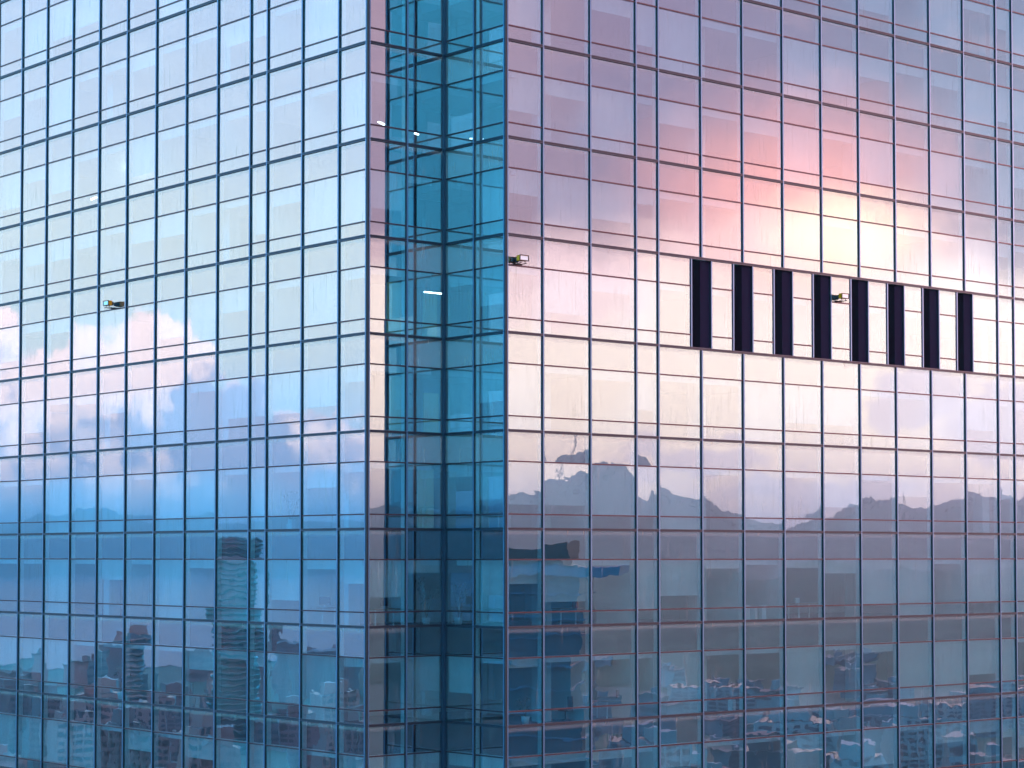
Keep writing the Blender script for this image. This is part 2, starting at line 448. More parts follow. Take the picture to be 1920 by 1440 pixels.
# rails ------------------------------------------------------------------
for fc, (org, ty, lines, st) in FACES.items():
    L = lines[-1]
    lo = .07; hi_ = L - (.17 if fc == "notchx" else 0)
    if fc == "notchy": lo, hi_ = .07, L - .17
    for k in range(K0, K1 + 1):
        z = zf(k)
        tb("floor_rail", [ext(fc, lo, hi_, -.03, .045) + (z - .05, z + .05, 1), ext(fc, lo, hi_, .045, .072) + (z + .012, z + .055, 0), ext(fc, lo, hi_, .045, .066) + (z - .055, z - .012, 0)], [RAIL2, GASKET])
        if k == K1: continue
        segs = [(lo, hi_)]
        if fc == "right" and k == 2:
            segs = []; u = lo
            for j in LOUV:
                segs.append((u, lines[j - 1] - WB / 4)); u = lines[j - 1] + WB / 4
            segs.append((u, hi_))
        for t in (1.25, 3.40):
            zz = z - t
            for p0, p1 in segs: tb("glazing_rail", [ext(fc, p0, p1, -.03, .036) + (zz - .028, zz + .028)], RAIL)

# plant floor louvres ------------------------------------------------------
z0, z1 = zf(3) + .06, zf(2) - .06
for j in LOUV:
    uc = lines_r[j - 1]; q = WB / 4
    lv = tb("louvre", [ext("right", uc - q + .07, uc + q - .07, -.30, -.26) + (z0, z1)], PANEL_D)
    bm = bmesh.new()
    for g in range(9):                       # upright blades in the left half
        u = uc - q + .085 + g * .066
        box_bm(bm, *ext("right", u, u + .02, -.16, -.05), z0, z1)
    o = obj("blade_set", mesh(bm, "blade_set", PANEL_D), lv); 
    boxes("flank_panel", [ext("right", uc + .03, uc + q - .06, -.12, -.05) + (z0, z1)], PANEL_L, lv)
    boxes("ridge", [ext("right", uc - .02, uc + .03, -.14, -.035) + (z0, z1)], PANEL_L, lv)
    for sgn in (-1, 1):
        uu = uc + sgn * (q - .035)
        boxes("edge_frame", [ext("right", uu - .045, uu + .03, -.30, .02) + (z0, z1, 1), ext("right", uu - .035, uu + .03, .02, .05) + (z0, z1, 0)], [CAP, GASKET], lv)

# storeys inside ------------------------------------------------------------
SB = .30; XE, YE = lines_r[-1] - .1, lines_l[-1] - .1
for k in range(K0, K1 + 1):
    z = zf(k); bm = bmesh.new()
    pts = [(SB, -b + SB), (XE, -b + SB), (XE, YE), (-a + SB, YE), (-a + SB, SB), (SB, SB)]
    for (zz, rev, mi) in ((z - .03, False, 1), (z - 1.22, True, 0)):
        vs = [bm.verts.new((x, y, zz)) for x, y in pts]
        f = bm.faces.new(vs[::-1] if rev else vs); f.material_index = mi
        if not rev: topv = vs
        else: botv = vs
    for i in range(6):
        f = bm.faces.new((topv[i], botv[i], botv[(i + 1) % 6], topv[(i + 1) % 6])); f.material_index = 2
    bmesh.ops.recalc_face_normals(bm, faces=bm.faces)
    obj("floor_slab", mesh(bm, "floor_slab", [CEIL, CARPET, BACKPAN]), tower, TL)
tb("core_wall", [(5.5, XE - .4, 3.5, YE - .4, ZB + .1, ZT - 1.3)], WALL)
tb("end_wall", [(XE, XE + .3, -b, YE + .3, ZB, ZT)], WALL); tb("back_wall", [(-a, XE - .002, YE, YE + .3, ZB, ZT)], WALL)
ri = random.Random(11)
for k in range(K0, K1):
    zc, zfl = zf(k) - 1.225, zf(k + 1) - .028
    for fc, nl in (("right", 15), ("left", 13)):
        picks = sorted(ri.sample(range(1, nl), 5))
        for j in picks:
            u = FACES[fc][2][j]
            dmax = 7.2 if fc == "right" else 9.2
            tb("partition_wall", [ext(fc, u - .06, u + .06, -dmax, -.28) + (zfl, zc)], PART)
        # round-edged structural columns inside
        for j in range(1, nl, 4):
            u = (FACES[fc][2][j] + FACES[fc][2][j - 1]) / 2
            tb("inner_column", [ext(fc, u - .28, u + .28, -1.9, -1.3) + (zfl, zc)], LINING)
# ceiling bulkheads behind the head of the glass
for k in range(K0, K1):
    for fc in FACES:
        L = FACES[fc][2][-1]
        tb("ceiling_bulkhead", [ext(fc, .35 if fc in ("right", "left") else .06, L - .4, -.62, -.36) + (zf(k) - 1.50, zf(k) - 1.224)], LINING)
# roller blinds
full = {}
for fc in FACES:
    for (i, k, u0, u1) in bays[fc]:
        if fc == "right" and k == 2 and (i in LOUV or i + 1 in LOUV): continue
        c = pt(fc, (u0 + u1) / 2, 0, zf(k) - 2.3); px, py = project(c)
        if not (-80 < px < 2000 and -120 < py < 1560): continue
        r_ = ri.random()
        if fc == "notchx" and k in (0, 2, 3, 4): continue
        if r_ > .66: continue
        drop = ri.choice([1.0, 1.0, .97, .8, .72, .45, .3, .18]) if fc in ("right", "left") else ri.choice([1, .7, .25])
        zt = zf(k) - 1.235; zb = zt - 2.17 * drop
        if drop >= .99: zb = zf(k + 1) + .05
        key = (FACES[fc][1], round(u1 - u0, 2), round(zt - zb, 2))
        if key not in full:
            w = u1 - u0 - .13; hh = zt - zb; bm = bmesh.new()
            if key[0] == "X":
                box_bm(bm, -w / 2, w / 2, -.004, .004, -hh, 0); box_bm(bm, -w / 2, w / 2, -.012, .012, -hh - .03, -hh)
            else:
                box_bm(bm, -.004, .004, -w / 2, w / 2, -hh, 0); box_bm(bm, -.012, .012, -w / 2, w / 2, -hh - .03, -hh)
            full[key] = mesh(bm, "roller_blind", BLIND)
        obj("roller_blind", full[key], tower, pt(fc, (u0 + u1) / 2, -.23, zt) + TL)

# ------------------------------------------------------------------ floodlights on the facade
def floodlight(fc, u, label):
    ty = FACES[fc][1]
    z = zf(2) - 1.25 + .05
    if ty == "X": rot = 0
    else: rot = -90
    base = pt(fc, u, 0, z)
    t = thing("floodlight", label, "floodlight", base, (0, 0, R(rot)), "yellow floodlights on the facade")
    # local frame: +x along the wall, -y outward
    boxes("housing", [(-.23, .23, -.42, -.22, .12, .34)], YEL, t)
    boxes("lens", [(-.20, .20, -.432, -.421, .145, .315)], LENS, t)
    boxes("lens_frame", [(-.245, .245, -.445, -.42, .325, .352), (-.245, .245, -.445, -.42, .105, .135), (-.245, -.212, -.445, -.42, .135, .325), (.212, .245, -.445, -.42, .135, .325)], BRK, t)
    boxes("driver_box", [(-.17, .17, -.21, -.10, .13, .30)], DARKPL, t)
    bm = bmesh.new()
    cyl_bm(bm, (-.14, -.02, .0), (-.14, -.42, .03), .016); cyl_bm(bm, (.14, -.02, .0), (.14, -.42, .03), .016)
    cyl_bm(bm, (-.14, -.32, .03), (-.14, -.32, .13), .014); cyl_bm(bm, (.14, -.32, .03), (.14, -.32, .13), .014)
    box_bm(bm, -.2, .2, -.05, -.036, -.03, .04)
    obj("bracket", mesh(bm, "bracket", BRK), t)
    return t
def find_u(fc, px, z):
    return min((abs(project(pt(fc, i * .01, .3, z))[0] - px), i * .01) for i in range(0, 4500))[1]
zz = zf(2) - 1
floodlight("right", find_u("right", 979, zz), "yellow floodlight on the first bay of the right facade beside the stepped-in corner")
floodlight("right", find_u("right", 1581, zz), "yellow floodlight between two dark louvres on the right facade")
floodlight("left", find_u("left", 203, zz), "yellow floodlight on the left facade above the pink cloud reflection")

# ------------------------------------------------------------------ the land the glass mirrors
HORY = 720 + 170.6 + FPX * math.tan(PIT)
def ray(px, py):
    return (fwd + rgt * ((px - 960) / FPX) + upv * ((890.6 - py) / FPX)).normalized()
def seen_in(side_, px, py, D):
    """a real place D metres away whose mirror image is met in that facade"""
    d = ray(px, py)
    if side_ == "right": o, d = Vector((CAM.x, -2 * b - CAM.y, CAM.z)), Vector((d.x, -d.y, d.z))
    else: o, d = Vector((-2 * a - CAM.x, CAM.y, CAM.z)), Vector((-d.x, d.y, d.z))
    return o + d * (D / math.hypot(d.x, d.y))
GZ = -112.0
GROUND = grain(mat("valley_ground", (.07, .08, .06), .95), (.045, .06, .035), (.11, .10, .08), .004, 8)
HILL = grain(mat("hill_woodland", (.05, .07, .035), .95), (.030, .045, .022), (.075, .085, .05), .012, 8)
bm = bmesh.new()
rings = [(0, 1), (400, 40), (1500, 40), (5000, 60), (22000, 60)]
def ring(r, nseg): return [bm.verts.new((r * math.cos(2 * math.pi * i / nseg), r * math.sin(2 * math.pi * i / nseg), GZ)) for i in range(nseg)]
vs = ring(24000, 64); bm.faces.new(vs)
setting(obj("ground", mesh(bm, "ground", GROUND)))

PR = [(900, 930), (953, 915), (985, 922), (1010, 908), (1020, 872), (1040, 865), (1105, 861), (1112, 858), (1180, 863), (1190, 878), (1200, 884), (1215, 912),
      (1230, 925), (1240, 900), (1252, 912), (1266, 926), (1310, 935), (1330, 950), (1345, 960), (1375, 966), (1405, 978), (1440, 987), (1490, 992), (1540, 972), (1562, 958),
      (1600, 936), (1650, 940), (1680, 938), (1740, 949), (1800, 936), (1830, 930), (1872, 922), (1890, 934), (1925, 946), (2000, 930)]
PL = [(-60, 975), (0, 984), (30, 980), (50, 966), (75, 951), (100, 951), (130, 962), (160, 942), (190, 938), (215, 955), (245, 949), (285, 956), (310, 966), (345, 960),
      (380, 970), (430, 966), (480, 975), (540, 968), (600, 972), (690, 980), (760, 985)]
def interp(P, x):
    if x <= P[0][0]: return P[0][1]
    for (x0, y0), (x1, y1) in zip(P, P[1:]):
        if x <= x1: return y0 + (y1 - y0) * (x - x0) / (x1 - x0)
    return P[-1][1]
RD = 6500.0
def ridge_z(A):
    """height of the far ridge for a compass angle in degrees"""
    dr = (A + 49.564 + 180) % 360 - 180; dl = (A - 130.436 + 180) % 360 - 180
    if -1.2 < dr < 15.5: y = interp(PR, 960 + FPX * math.tan(R(dr)))
    elif -14.5 < dl < -2.5: y = 985 + .6 * (interp(PL, 960 + FPX * math.tan(R(dl))) - 985)
    else: y = 960 + 30 * noise.noise(Vector((A * .15, 0, 0)))
    return CAM.z + (HORY - y) / FPX * RD
angs = []
A = -180.0
while A < 180:
    angs.append(A)
    fine_ = (-51.5 < A < -33) or (115 < A < 129)
    A += .07 if fine_ else 1.2
radii = [1700, 1900, 2150, 2400, 2700, 3000, 3350, 3700, 4100, 4500, 4900, 5300, 5700, 6000, 6250, RD, 6800, 7300, 8200, 10000, 12500, 13000, 13500, 14000, 14500, 15500, 17500]
def hill_z(A, r):
    x, y = r * math.cos(R(A)), r * math.sin(R(A))
    v = Vector((x, y, 0))
    top_ = ridge_z(A)
    dl = (A - 130.436 + 180) % 360 - 180
    if abs(dl + 8) < 30:                       # side of the added bay: shore hills only
        if r < 12500: return GZ - 3
        far_top = CAM.z + (top_ - CAM.z) * 14500 / RD
        t = min(1, (r - 12500) / 2000)
        return max(GZ - 3, (GZ - 3 + (far_top - GZ + 3) * t ** .8 if r <= 14500 else far_top - (r - 14500) * .15) + 6 * noise.noise(v * .01))
    if r >= RD: base = top_ - (r - RD) * .15
    else:
        t = (r - 1700) / (RD - 1700)
        base = GZ + (top_ - GZ) * (t ** 2.2)
        near = max(0, 1 - abs(r - 2900) / 1300)
        base += near * (88 + 26 * noise.noise(v * .0016)) * (.9 + .35 * noise.noise(v * .006))
        base += 26 * noise.fractal(v * .0022, 1, 2, 4) * min(1, t * 4) * (1 - t) * 1.5
        base = min(base, CAM.z + (top_ - CAM.z) * r / RD - 6 + 4 * noise.noise(v * .01)) if base > top_ - 60 else base
    base += (3.5 * noise.noise(v * .02) + 2.5 * noise.noise(v * .05)) * (1 if r > 1800 else 0)
    return max(base, GZ - 3)
bm = bmesh.new()
grid = [[bm.verts.new((r * math.cos(R(A)), r * math.sin(R(A)), hill_z(A, r) if r > 1700 else GZ - 4)) for r in radii] for A in angs]
for i in range(len(angs)):
    g0, g1 = grid[i], grid[(i + 1) % len(angs)]
    for j in range(len(radii) - 1):
        f = bm.faces.new((g0[j], g0[j + 1], g1[j + 1], g1[j])); f.smooth = True
bmesh.ops.recalc_face_normals(bm, faces=bm.faces)
setting(obj("hills", mesh(bm, "hills", HILL)))

WATER = mat("added_bay_water", (.003, .06, .15), .3, 0, .16); WATER.node_tree.nodes["Principled BSDF"].inputs["IOR"].default_value = 1.33
kw = N(WATER.node_tree); wb = kw.new("ShaderNodeBump"); wb.inputs["Distance"].default_value = .5; wb.inputs["Strength"].default_value = .5
kw.put(wb.inputs["Height"], kw.noise(kw.new("ShaderNodeTexCoord").outputs["Object"], .03, 3)); kw.put(WATER.node_tree.nodes["Principled BSDF"].inputs["Normal"], wb.outputs[0])
bm = bmesh.new(); inner, outer = [], []  # bay added so the mirrored land below the horizon turns blue
for q in range(41):
    A = 130.436 - 8 - 29 + q * 58 / 40; r_ = 2150 + 160 * noise.noise(Vector((A * .35, 3, 0)))
    inner.append(bm.verts.new((r_ * math.cos(R(A)), r_ * math.sin(R(A)), GZ + 1))); outer.append(bm.verts.new((12700 * math.cos(R(A)), 12700 * math.sin(R(A)), GZ + 1)))
for q in range(40): bm.faces.new((inner[q], outer[q], outer[q + 1], inner[q + 1]))
setting(obj("added_water", mesh(bm, "added_water", WATER)))

# haze: one closed box of air, everything inside it
HZ = bpy.data.materials.new("haze"); HZ.use_nodes = True; HZ.node_tree.nodes.clear(); k_ = N(HZ.node_tree)
ho = k_.new("ShaderNodeOutputMaterial"); hv = k_.new("ShaderNodeVolumePrincipled")
hv.inputs["Color"].default_value = (.56, .78, 1.0, 1); hv.inputs["Density"].default_value = 1.3e-4; hv.inputs["Anisotropy"].default_value = .8
HZ.node_tree.links.new(hv.outputs[0], ho.inputs["Volume"])
setting(boxes("haze", [(-25000, 25000, -25000, 25000, GZ - 8, 345)], HZ), "stuff")

# ------------------------------------------------------------------ city towers
def tmat(name, c): return grain(mat(name, c, .6), tuple(q * .9 for q in c), tuple(min(1, q * 1.1) for q in c), .05)
STONE = tmat("pale_cladding", (.22, .235, .25)); STONE2 = tmat("rose_cladding", (.13, .14, .17)); STONE3 = tmat("grey_cladding", (.12, .145, .17))
DGL = mat("dark_window_band", (.05, .07, .09), .3); TEALG = mat("teal_glass_band", (.05, .13, .13), .2)
BLUEE = mat("pale_slab_edge", (.07, .12, .18), .5); ROOFR = tmat("red_roof", (.09, .07, .075)); ROOFG = tmat("flat_roof", (.12, .12, .12))
def facing(p): return math.atan2(p.y, p.x)
def tower_block(side_, px, topy, D, w, label, wall, band, storey=3.4, rounded=False, dep=None, crown=True, name="tower_block", extra=0):
    p = seen_in(side_, px, topy, D); hgt = p.z - GZ; dep = dep or w
    t = thing(name, label, "tower", (p.x, p.y, GZ), (0, 0, facing(p) + extra))
    bm = bmesh.new()
    if rounded:
        cyl_bm(bm, (0, 0, 0), (0, 0, hgt), w / 2 * .94, seg=24)
    else: box_bm(bm, -dep / 2 + .3, dep / 2 - .3, -w / 2 + .3, w / 2 - .3, 0, hgt)
    obj("body", mesh(bm, "body", band), t)
    bm = bmesh.new(); z = 0
    while z < hgt - 1:
        if rounded: cyl_bm(bm, (0, 0, z), (0, 0, z + storey * .45), w / 2, seg=24)
        else: box_bm(bm, -dep / 2, dep / 2, -w / 2, w / 2, z, z + storey * .45)
        z += storey
    o = obj("floor_bands", mesh(bm, "floor_bands", wall), t); o["kind"] = "stuff"
    if not rounded:
        bm = bmesh.new()
        for i in range(5):
            y = -w / 2 + w * i / 4
            box_bm(bm, -dep / 2 - .15, dep / 2 + .15, y - w * .035, y + w * .035, 0, hgt)
        obj("wall_piers", mesh(bm, "wall_piers", wall), t)
    if crown:
        bm = bmesh.new(); box_bm(bm, -dep * .3, dep * .3, -w * .3, w * .3, hgt, hgt + 5)
        obj("roof_block", mesh(bm, "roof_block", wall), t)
    return t
# mirrored in the left facade
tt = tower_block("left", 442, 1046, 1250, 30, "tall green-banded tower with a rounded crown mirrored in the left facade", TEALG, STONE3, rounded=True, crown=False)
dz_ = seen_in("left", 442, 1046, 1250).z - GZ
bm = bmesh.new(); cyl_bm(bm, (0, 0, 0), (0, 0, 10), 11.5, 12.5, 24); cyl_bm(bm, (0, 0, 10), (0, 0, 12.5), 12.5, 9, 24)
obj("crown_drum", mesh(bm, "crown_drum", DGL), tt, (0, 0, dz_))
bm = bmesh.new()
for q in range(3): cyl_bm(bm, (0, 0, 2 + q * 3), (0, 0, 2.8 + q * 3), 12.8, 12.8, 24)
obj("crown_ring", mesh(bm, "crown_ring", TEALG), tt, (0, 0, dz_))["kind"] = "stuff"
tower_block("left", 253, 1192, 1250, 17, "round balcony tower with white rings mirrored in the left facade", STONE, DGL, 3.1, True)
tower_block("left", 490, 1190, 1500, 9, "slim rose tower mirrored near the corner of the left facade", STONE2, DGL, 3.2)
tower_block("left", 535, 1172, 1600, 9, "slender rose tower tallest of the right pair in the left facade", STONE2, DGL, 3.2)
specs = [(98, 1308, 900, 12, STONE3), (140, 1330, 850, 12, STONE), (192, 1300, 930, 15, STONE), (232, 1352, 760, 10, STONE3), (290, 1312, 980, 14, STONE),
         (322, 1296, 1100, 12, STONE2), (375, 1370, 700, 11, STONE), (420, 1392, 680, 12, STONE3), (30, 1290, 1100, 15, STONE3), (560, 1330, 900, 12, STONE2), (620, 1300, 1050, 13, STONE), (655, 1350, 850, 10, STONE3)]
words = ["grey", "cream", "broad cream", "narrow grey", "wide cream", "rose", "low cream", "low grey", "leftmost grey", "rose", "pale", "small grey"]
places = ["left of the round balcony tower", "beside the leftmost grey block", "just left below the round balcony tower", "in front of the round balcony tower", "just right of the round balcony tower",
          "behind the wide cream block", "at the bottom middle of the left facade", "at the bottom middle right of the left facade", "at the left picture edge", "under the slender rose tower", "near the corner post", "lowest beside the corner post"]
for (px, ty_, D, w, m_), wd, pl in zip(specs, words, places):
    tower_block("left", px, ty_, D, w, f"{wd} apartment block mirrored {pl}"[:110], m_, DGL, 3.0, extra=random.uniform(-.5, .5), name="apartment_block")
# stadium
p = seen_in("left", 600, 1150, 1700); t = thing("stadium", "oval stadium with a rust coloured ring roof mirrored in the left facade", "stadium", (p.x, p.y, GZ), (0, 0, facing(p)))
bm = bmesh.new(); SG = 36
for (r0, z0_, r1, z1_) in ((24, 0, 30, 34), (30, 34, 31, 37), (31, 37, 17, 33), (17, 33, 12, 20)):
    A_ = [bm.verts.new((r0 * .8 * math.cos(2 * math.pi * i / SG), r0 * math.sin(2 * math.pi * i / SG), z0_)) for i in range(SG)]
    B_ = [bm.verts.new((r1 * .8 * math.cos(2 * math.pi * i / SG), r1 * math.sin(2 * math.pi * i / SG), z1_)) for i in range(SG)]
    for i in range(SG): bm.faces.new((A_[i], A_[(i + 1) % SG], B_[(i + 1) % SG], B_[i]))
obj("bowl", mesh(bm, "bowl", STONE2), t)
bm = bmesh.new(); cyl_bm(bm, (0, 0, 0), (0, 0, 1), 11, seg=24); obj("pitch", mesh(bm, "pitch", GROUND), t)
# mirrored in the right facade: dark neighbour with pale slab edges and a canopy
p = seen_in("right", 1015, 1060, 300)
t = thing("dark_office_block", "dark glass block with pale blue floor edges mirrored beside the stepped-in corner", "office block", (p.x, p.y, GZ), (0, 0, facing(p) + .12))
hg = p.z - GZ
boxes("body", [(-9, 9, -12, 6.5, 0, hg)], DGL, t)
boxes("upper_storey", [(-6, 6, -11, 4.5, hg, hg + 3.2)], mat("dark_brown_cladding", (.05, .035, .035), .6), t)
bm = bmesh.new()
for q in range(1, 30):
    z = hg - q * 3.1 - 1
    if z < 2: break
    box_bm(bm, -9.3, 9.3, -12.3, 6.8, z, z + .22)
o = obj("floor_edges", mesh(bm, "floor_edges", BLUEE), t); o["kind"] = "stuff"
boxes("canopy", [(-10, 10, -13, 11.5, hg - 1.5, hg - .2)], BLUEE, t)
specs = [(1302, 1278, 1500, 26, STONE), (1345, 1284, 1600, 16, STONE2), (1378, 1290, 1450, 30, STONE), (1500, 1350, 1050, 30, STONE), (1560, 1340, 1150, 22, STONE), (1645, 1325, 1200, 30, STONE3),
         (1705, 1345, 1080, 20, STONE), (1765, 1318, 1250, 18, STONE), (1830, 1302, 1350, 24, STONE3), (1885, 1290, 1450, 26, STONE), (1190, 1385, 900, 22, STONE3), (1240, 1398, 850, 20, STONE), (1440, 1395, 850, 18, ROOFR), (1525, 1412, 800, 16, ROOFR), (1600, 1420, 780, 20, STONE)]
words = ["pale", "rose", "wide pale", "broad white", "white", "grey", "cream", "narrow cream", "large grey", "rightmost cream", "grey", "cream", "red-walled", "small red-walled", "lowest cream"]
places = ["low under the tall hill", "right of the pale block under the tall hill", "two bays right of the tall hill", "low in the fifth wide bay", "beside the broad white block", "low under the sixth louvre",
          "right of the grey block under the louvres", "left of the large grey block", "low near the right picture edge", "at the right picture edge", "at the bottom below the dark neighbour", "at the bottom right of the dark neighbour",
          "at the bottom middle of the right facade", "at the bottom beside the red-walled block", "at the bottom right of the small red-walled block"]
for (px, ty_, D, w, m_), wd, pl in zip(specs, words, places):
    tower_block("right", px, ty_, D, w, f"{wd} city block mirrored {pl}", m_, DGL, 3.0, extra=random.uniform(-.6, .6), name="city_block", crown=random.random() < .5)
# low houses that nothing tells apart
low_me = []
for q, (wm, rm) in enumerate(((STONE, ROOFG), (STONE2, ROOFR), (STONE3, ROOFG), (STONE, ROOFR))):
    bm = bmesh.new(); box_bm(bm, -6, 6, -9, 9, 0, 12, 0); box_bm(bm, -6.4, 6.4, -9.4, 9.4, 12, 12.8, 1); box_bm(bm, -2, 1, -3, 2, 12.8, 15, 0)
    for f_ in range(3): box_bm(bm, -6.1, 6.1, -8.2, 8.2, 1.6 + f_ * 3.6, 3.2 + f_ * 3.6, 2)
    low_me.append(mesh(bm, "low_house", [wm, rm, DGL]))
rh = random.Random(5)
for q in range(110):
    sd = "right" if q % 2 else "left"
    px = rh.uniform(930, 1960) if sd == "right" else rh.uniform(-30, 760)
    D = rh.uniform(760, 2000); p = seen_in(sd, px, 1200, D)
    kd = rh.randrange(4)
    o = obj("low_house", low_me[kd], None, (p.x, p.y, GZ), (0, 0, rh.uniform(0, 3.14)))
    o.scale = (rh.uniform(.7, 1.8), rh.uniform(.7, 1.8), rh.uniform(.6, 2.2))
    wl = ("pale walled house with flat grey roof", "rose grey house with dull red roof", "grey walled house with flat grey roof", "pale walled house with dull red roof")[kd]
    tag(o, f"low {wl} mirrored in the {sd} facade", "house", f"{wl}s mirrored in the {sd} facade")
# masts on the ridge
for px, py, hh, lb in ((1052, 866, 90, "thin lattice mast on the tall hill mirrored in the second bay"), (998, 912, 105, "lattice mast left of the tall hill mirrored in the first bay"), (1708, 940, 60, "short lattice mast on the low ridge mirrored near the right")):
    p = seen_in("right", px, py, RD - 60)
    bm = bmesh.new()
    for sx, sy in ((-1, -1), (1, -1), (0, 1)): cyl_bm(bm, (sx * 5, sy * 5, -25), (sx * .5, sy * .5, hh - 25), .9, .6, 5)
    for z_ in range(0, hh - 10, 9):
        f_ = 1 - (z_ + 0) / hh
        box_bm(bm, -5 * f_, 5 * f_, -.4, .4, z_ - 20, z_ - 19.2)
    box_bm(bm, -6, 6, -.5, .5, hh - 36, hh - 35)
    tag(obj("lattice_mast", mesh(bm, "lattice_mast", BRK), None, p), lb, "mast")
# trees: a far wood of crowns along the near hill edge
bm = bmesh.new(); rt = random.Random(9)
def crown(bm, p, r):
    vs = []
    for i in range(9):
        d_ = Vector((rt.gauss(0, 1), rt.gauss(0, 1), rt.gauss(0, 1))).normalized() * r * rt.uniform(.7, 1.2)
        vs.append(bm.verts.new(p + Vector((d_.x, d_.y, d_.z * 1.15 + r))))
    bmesh.ops.convex_hull(bm, input=vs)
for q in range(800):
    A_ = rt.uniform(-51, -35)
    r_ = rt.uniform(6100, 6520); sc_ = 1 if r_ < 4000 else 1.5
    z_ = hill_z(A_, r_) 
    crown(bm, Vector((r_ * math.cos(R(A_)), r_ * math.sin(R(A_)), z_ - 2)), rt.uniform(1.8, 3.6) * sc_)
o = setting(obj("hill_woods", mesh(bm, "hill_woods", HILL)), "stuff"); tag(o, "ragged woods along the hill ridge mirrored in the right facade", "woods")

# ------------------------------------------------------------------ lit lamps and furniture behind the glass
def behind(fc, px, py, depth):
    """the point behind a facade, a given depth inside, that lies on a sight line"""
    d = ray(px, py)
    if FACES[fc][1] == "X": t = (FACES[fc][0][1] + depth - CAM.y) / d.y
    else: t = (FACES[fc][0][0] + depth - CAM.x) / d.x
    return CAM + d * t
def tube(fc, px, py, depth, length, label, ang=0.0):
    p = behind(fc, px, py, depth)
    t = thing("ceiling_light", label, "ceiling light", p, (0, 0, R(ang + (0 if FACES[fc][1] == "X" else 90))))
    boxes("light_tube", [(-length / 2, length / 2, -.03, .03, -.03, .02)], LAMP, t)
    boxes("light_tray", [(-length / 2 - .03, length / 2 + .03, -.06, .06, .021, .06)], WHITEP, t)
    bm = bmesh.new(); cyl_bm(bm, (-length * .35, 0, .06), (-length * .35, 0, .4), .006, seg=5); obj("hanger", mesh(bm, "hanger", BRK), t)
    bm = bmesh.new(); cyl_bm(bm, (length * .35, 0, .06), (length * .35, 0, .4), .006, seg=5); obj("hanger", mesh(bm, "hanger", BRK), t)
tube("notchx", 813, 549, 1.4, 1.0, "bright tube lamp lit behind the stepped-in corner glass")
tube("notchx", 715, 231, 1.0, .6, "warm tube lamp lit behind the top left of the stepped-in corner", 30)
tube("notchx", 781, 251, 1.6, .3, "small lit lamp behind the top of the stepped-in corner", 20)
tube("left", 458, 233, 1.6, .7, "short lit tube high on the left facade near the narrow bay", 25)
tube("left", 214, 309, 2.0, 1.3, "straight lit tube left of the ring lamp high on the left facade", 12)
tube("left", 176, 372, 1.8, .8, "lit tube below the ring lamp on the left facade", -10)
tube("left", 452, 578, 1.5, .7, "short lit tube beside the pink cloud on the left facade", 8)
tube("left", 428, 602, 2.4, .4, "smallest lit tube over the pink cloud on the left facade", 8)
tube("right", 1097, 564, 1.5, .5, "faint lit tube in the second bay of the right facade below the floodlight", 10)
p = behind("left", 266, 315, 2.0)
t = thing("ring_lamp", "lit oval ring lamp hanging behind the upper left facade", "ring lamp", p)
bm = bmesh.new(); SG = 28
for i in range(SG):
    a0, a1 = 2 * math.pi * i / SG, 2 * math.pi * (i + 1) / SG
    cyl_bm(bm, (.75 * math.cos(a0), .75 * math.sin(a0), 0), (.75 * math.cos(a1), .75 * math.sin(a1), 0), .022, seg=6)
obj("light_ring", mesh(bm, "light_ring", LAMP), t)
for q in range(3):
    bm = bmesh.new(); cyl_bm(bm, (.74 * math.cos(q * 2.1), .74 * math.sin(q * 2.1), 0.02), (0, 0, .6), .006, seg=5); obj("hanger", mesh(bm, "hanger", BRK), t)

def floor_spot(fc, px, k, depth):
    """on the storey floor under line k, seen at picture column px"""
    z = zf(k + 1) - .028
    p = behind(fc, px, 720, depth)
    for _ in range(4):
        q = project((p.x, p.y, z + .8)); p = behind(fc, px + (px - q[0]), 720, depth)
    return Vector((p.x, p.y, z))
def desk(fc, px, k, depth, label):
    t = thing("desk", label, "desk", floor_spot(fc, px, k, depth), (0, 0, 0 if FACES[fc][1] == "X" else R(90)))
    boxes("desk_top", [(-.75, .75, -.36, .36, .70, .735)], WOOD, t)
    for sx in (-.7, .7):
        for sy in (-.31, .31): boxes("leg", [(sx - .025, sx + .025, sy - .025, sy + .025, 0, .70)], WHITEP, t)
    return t
def monitor(fc, px, k, depth, label, up_=.735):
    p = floor_spot(fc, px, k, depth); p.z += up_
    t = thing("monitor", label, "monitor", p, (0, 0, (0 if FACES[fc][1] == "X" else R(-90)) + R(20)))
    boxes("screen", [(-.28, .28, -.02, .02, .12, .46)], DARKPL, t); boxes("stand", [(-.03, .03, -.01, .03, .012, .13), (-.11, .11, -.08, .08, 0, .012)], WHITEP, t)
def carton(fc, px, k, depth, label, w=.4, h=.35, m_=None, up_=0.0, cat="box", nm="cardboard_box"):
    p = floor_spot(fc, px, k, depth); p.z += up_
    t = thing(nm, label, cat, p, (0, 0, R(random.uniform(-25, 25))))
    boxes("box_body", [(-w / 2, w / 2, -w * .4, w * .4, 0, h)], m_ or CARD, t)
    boxes("box_lid", [(-w / 2 - .01, w / 2 + .01, -w * .42, w * .42, h + .001, h + .05)], m_ or CARD, t)
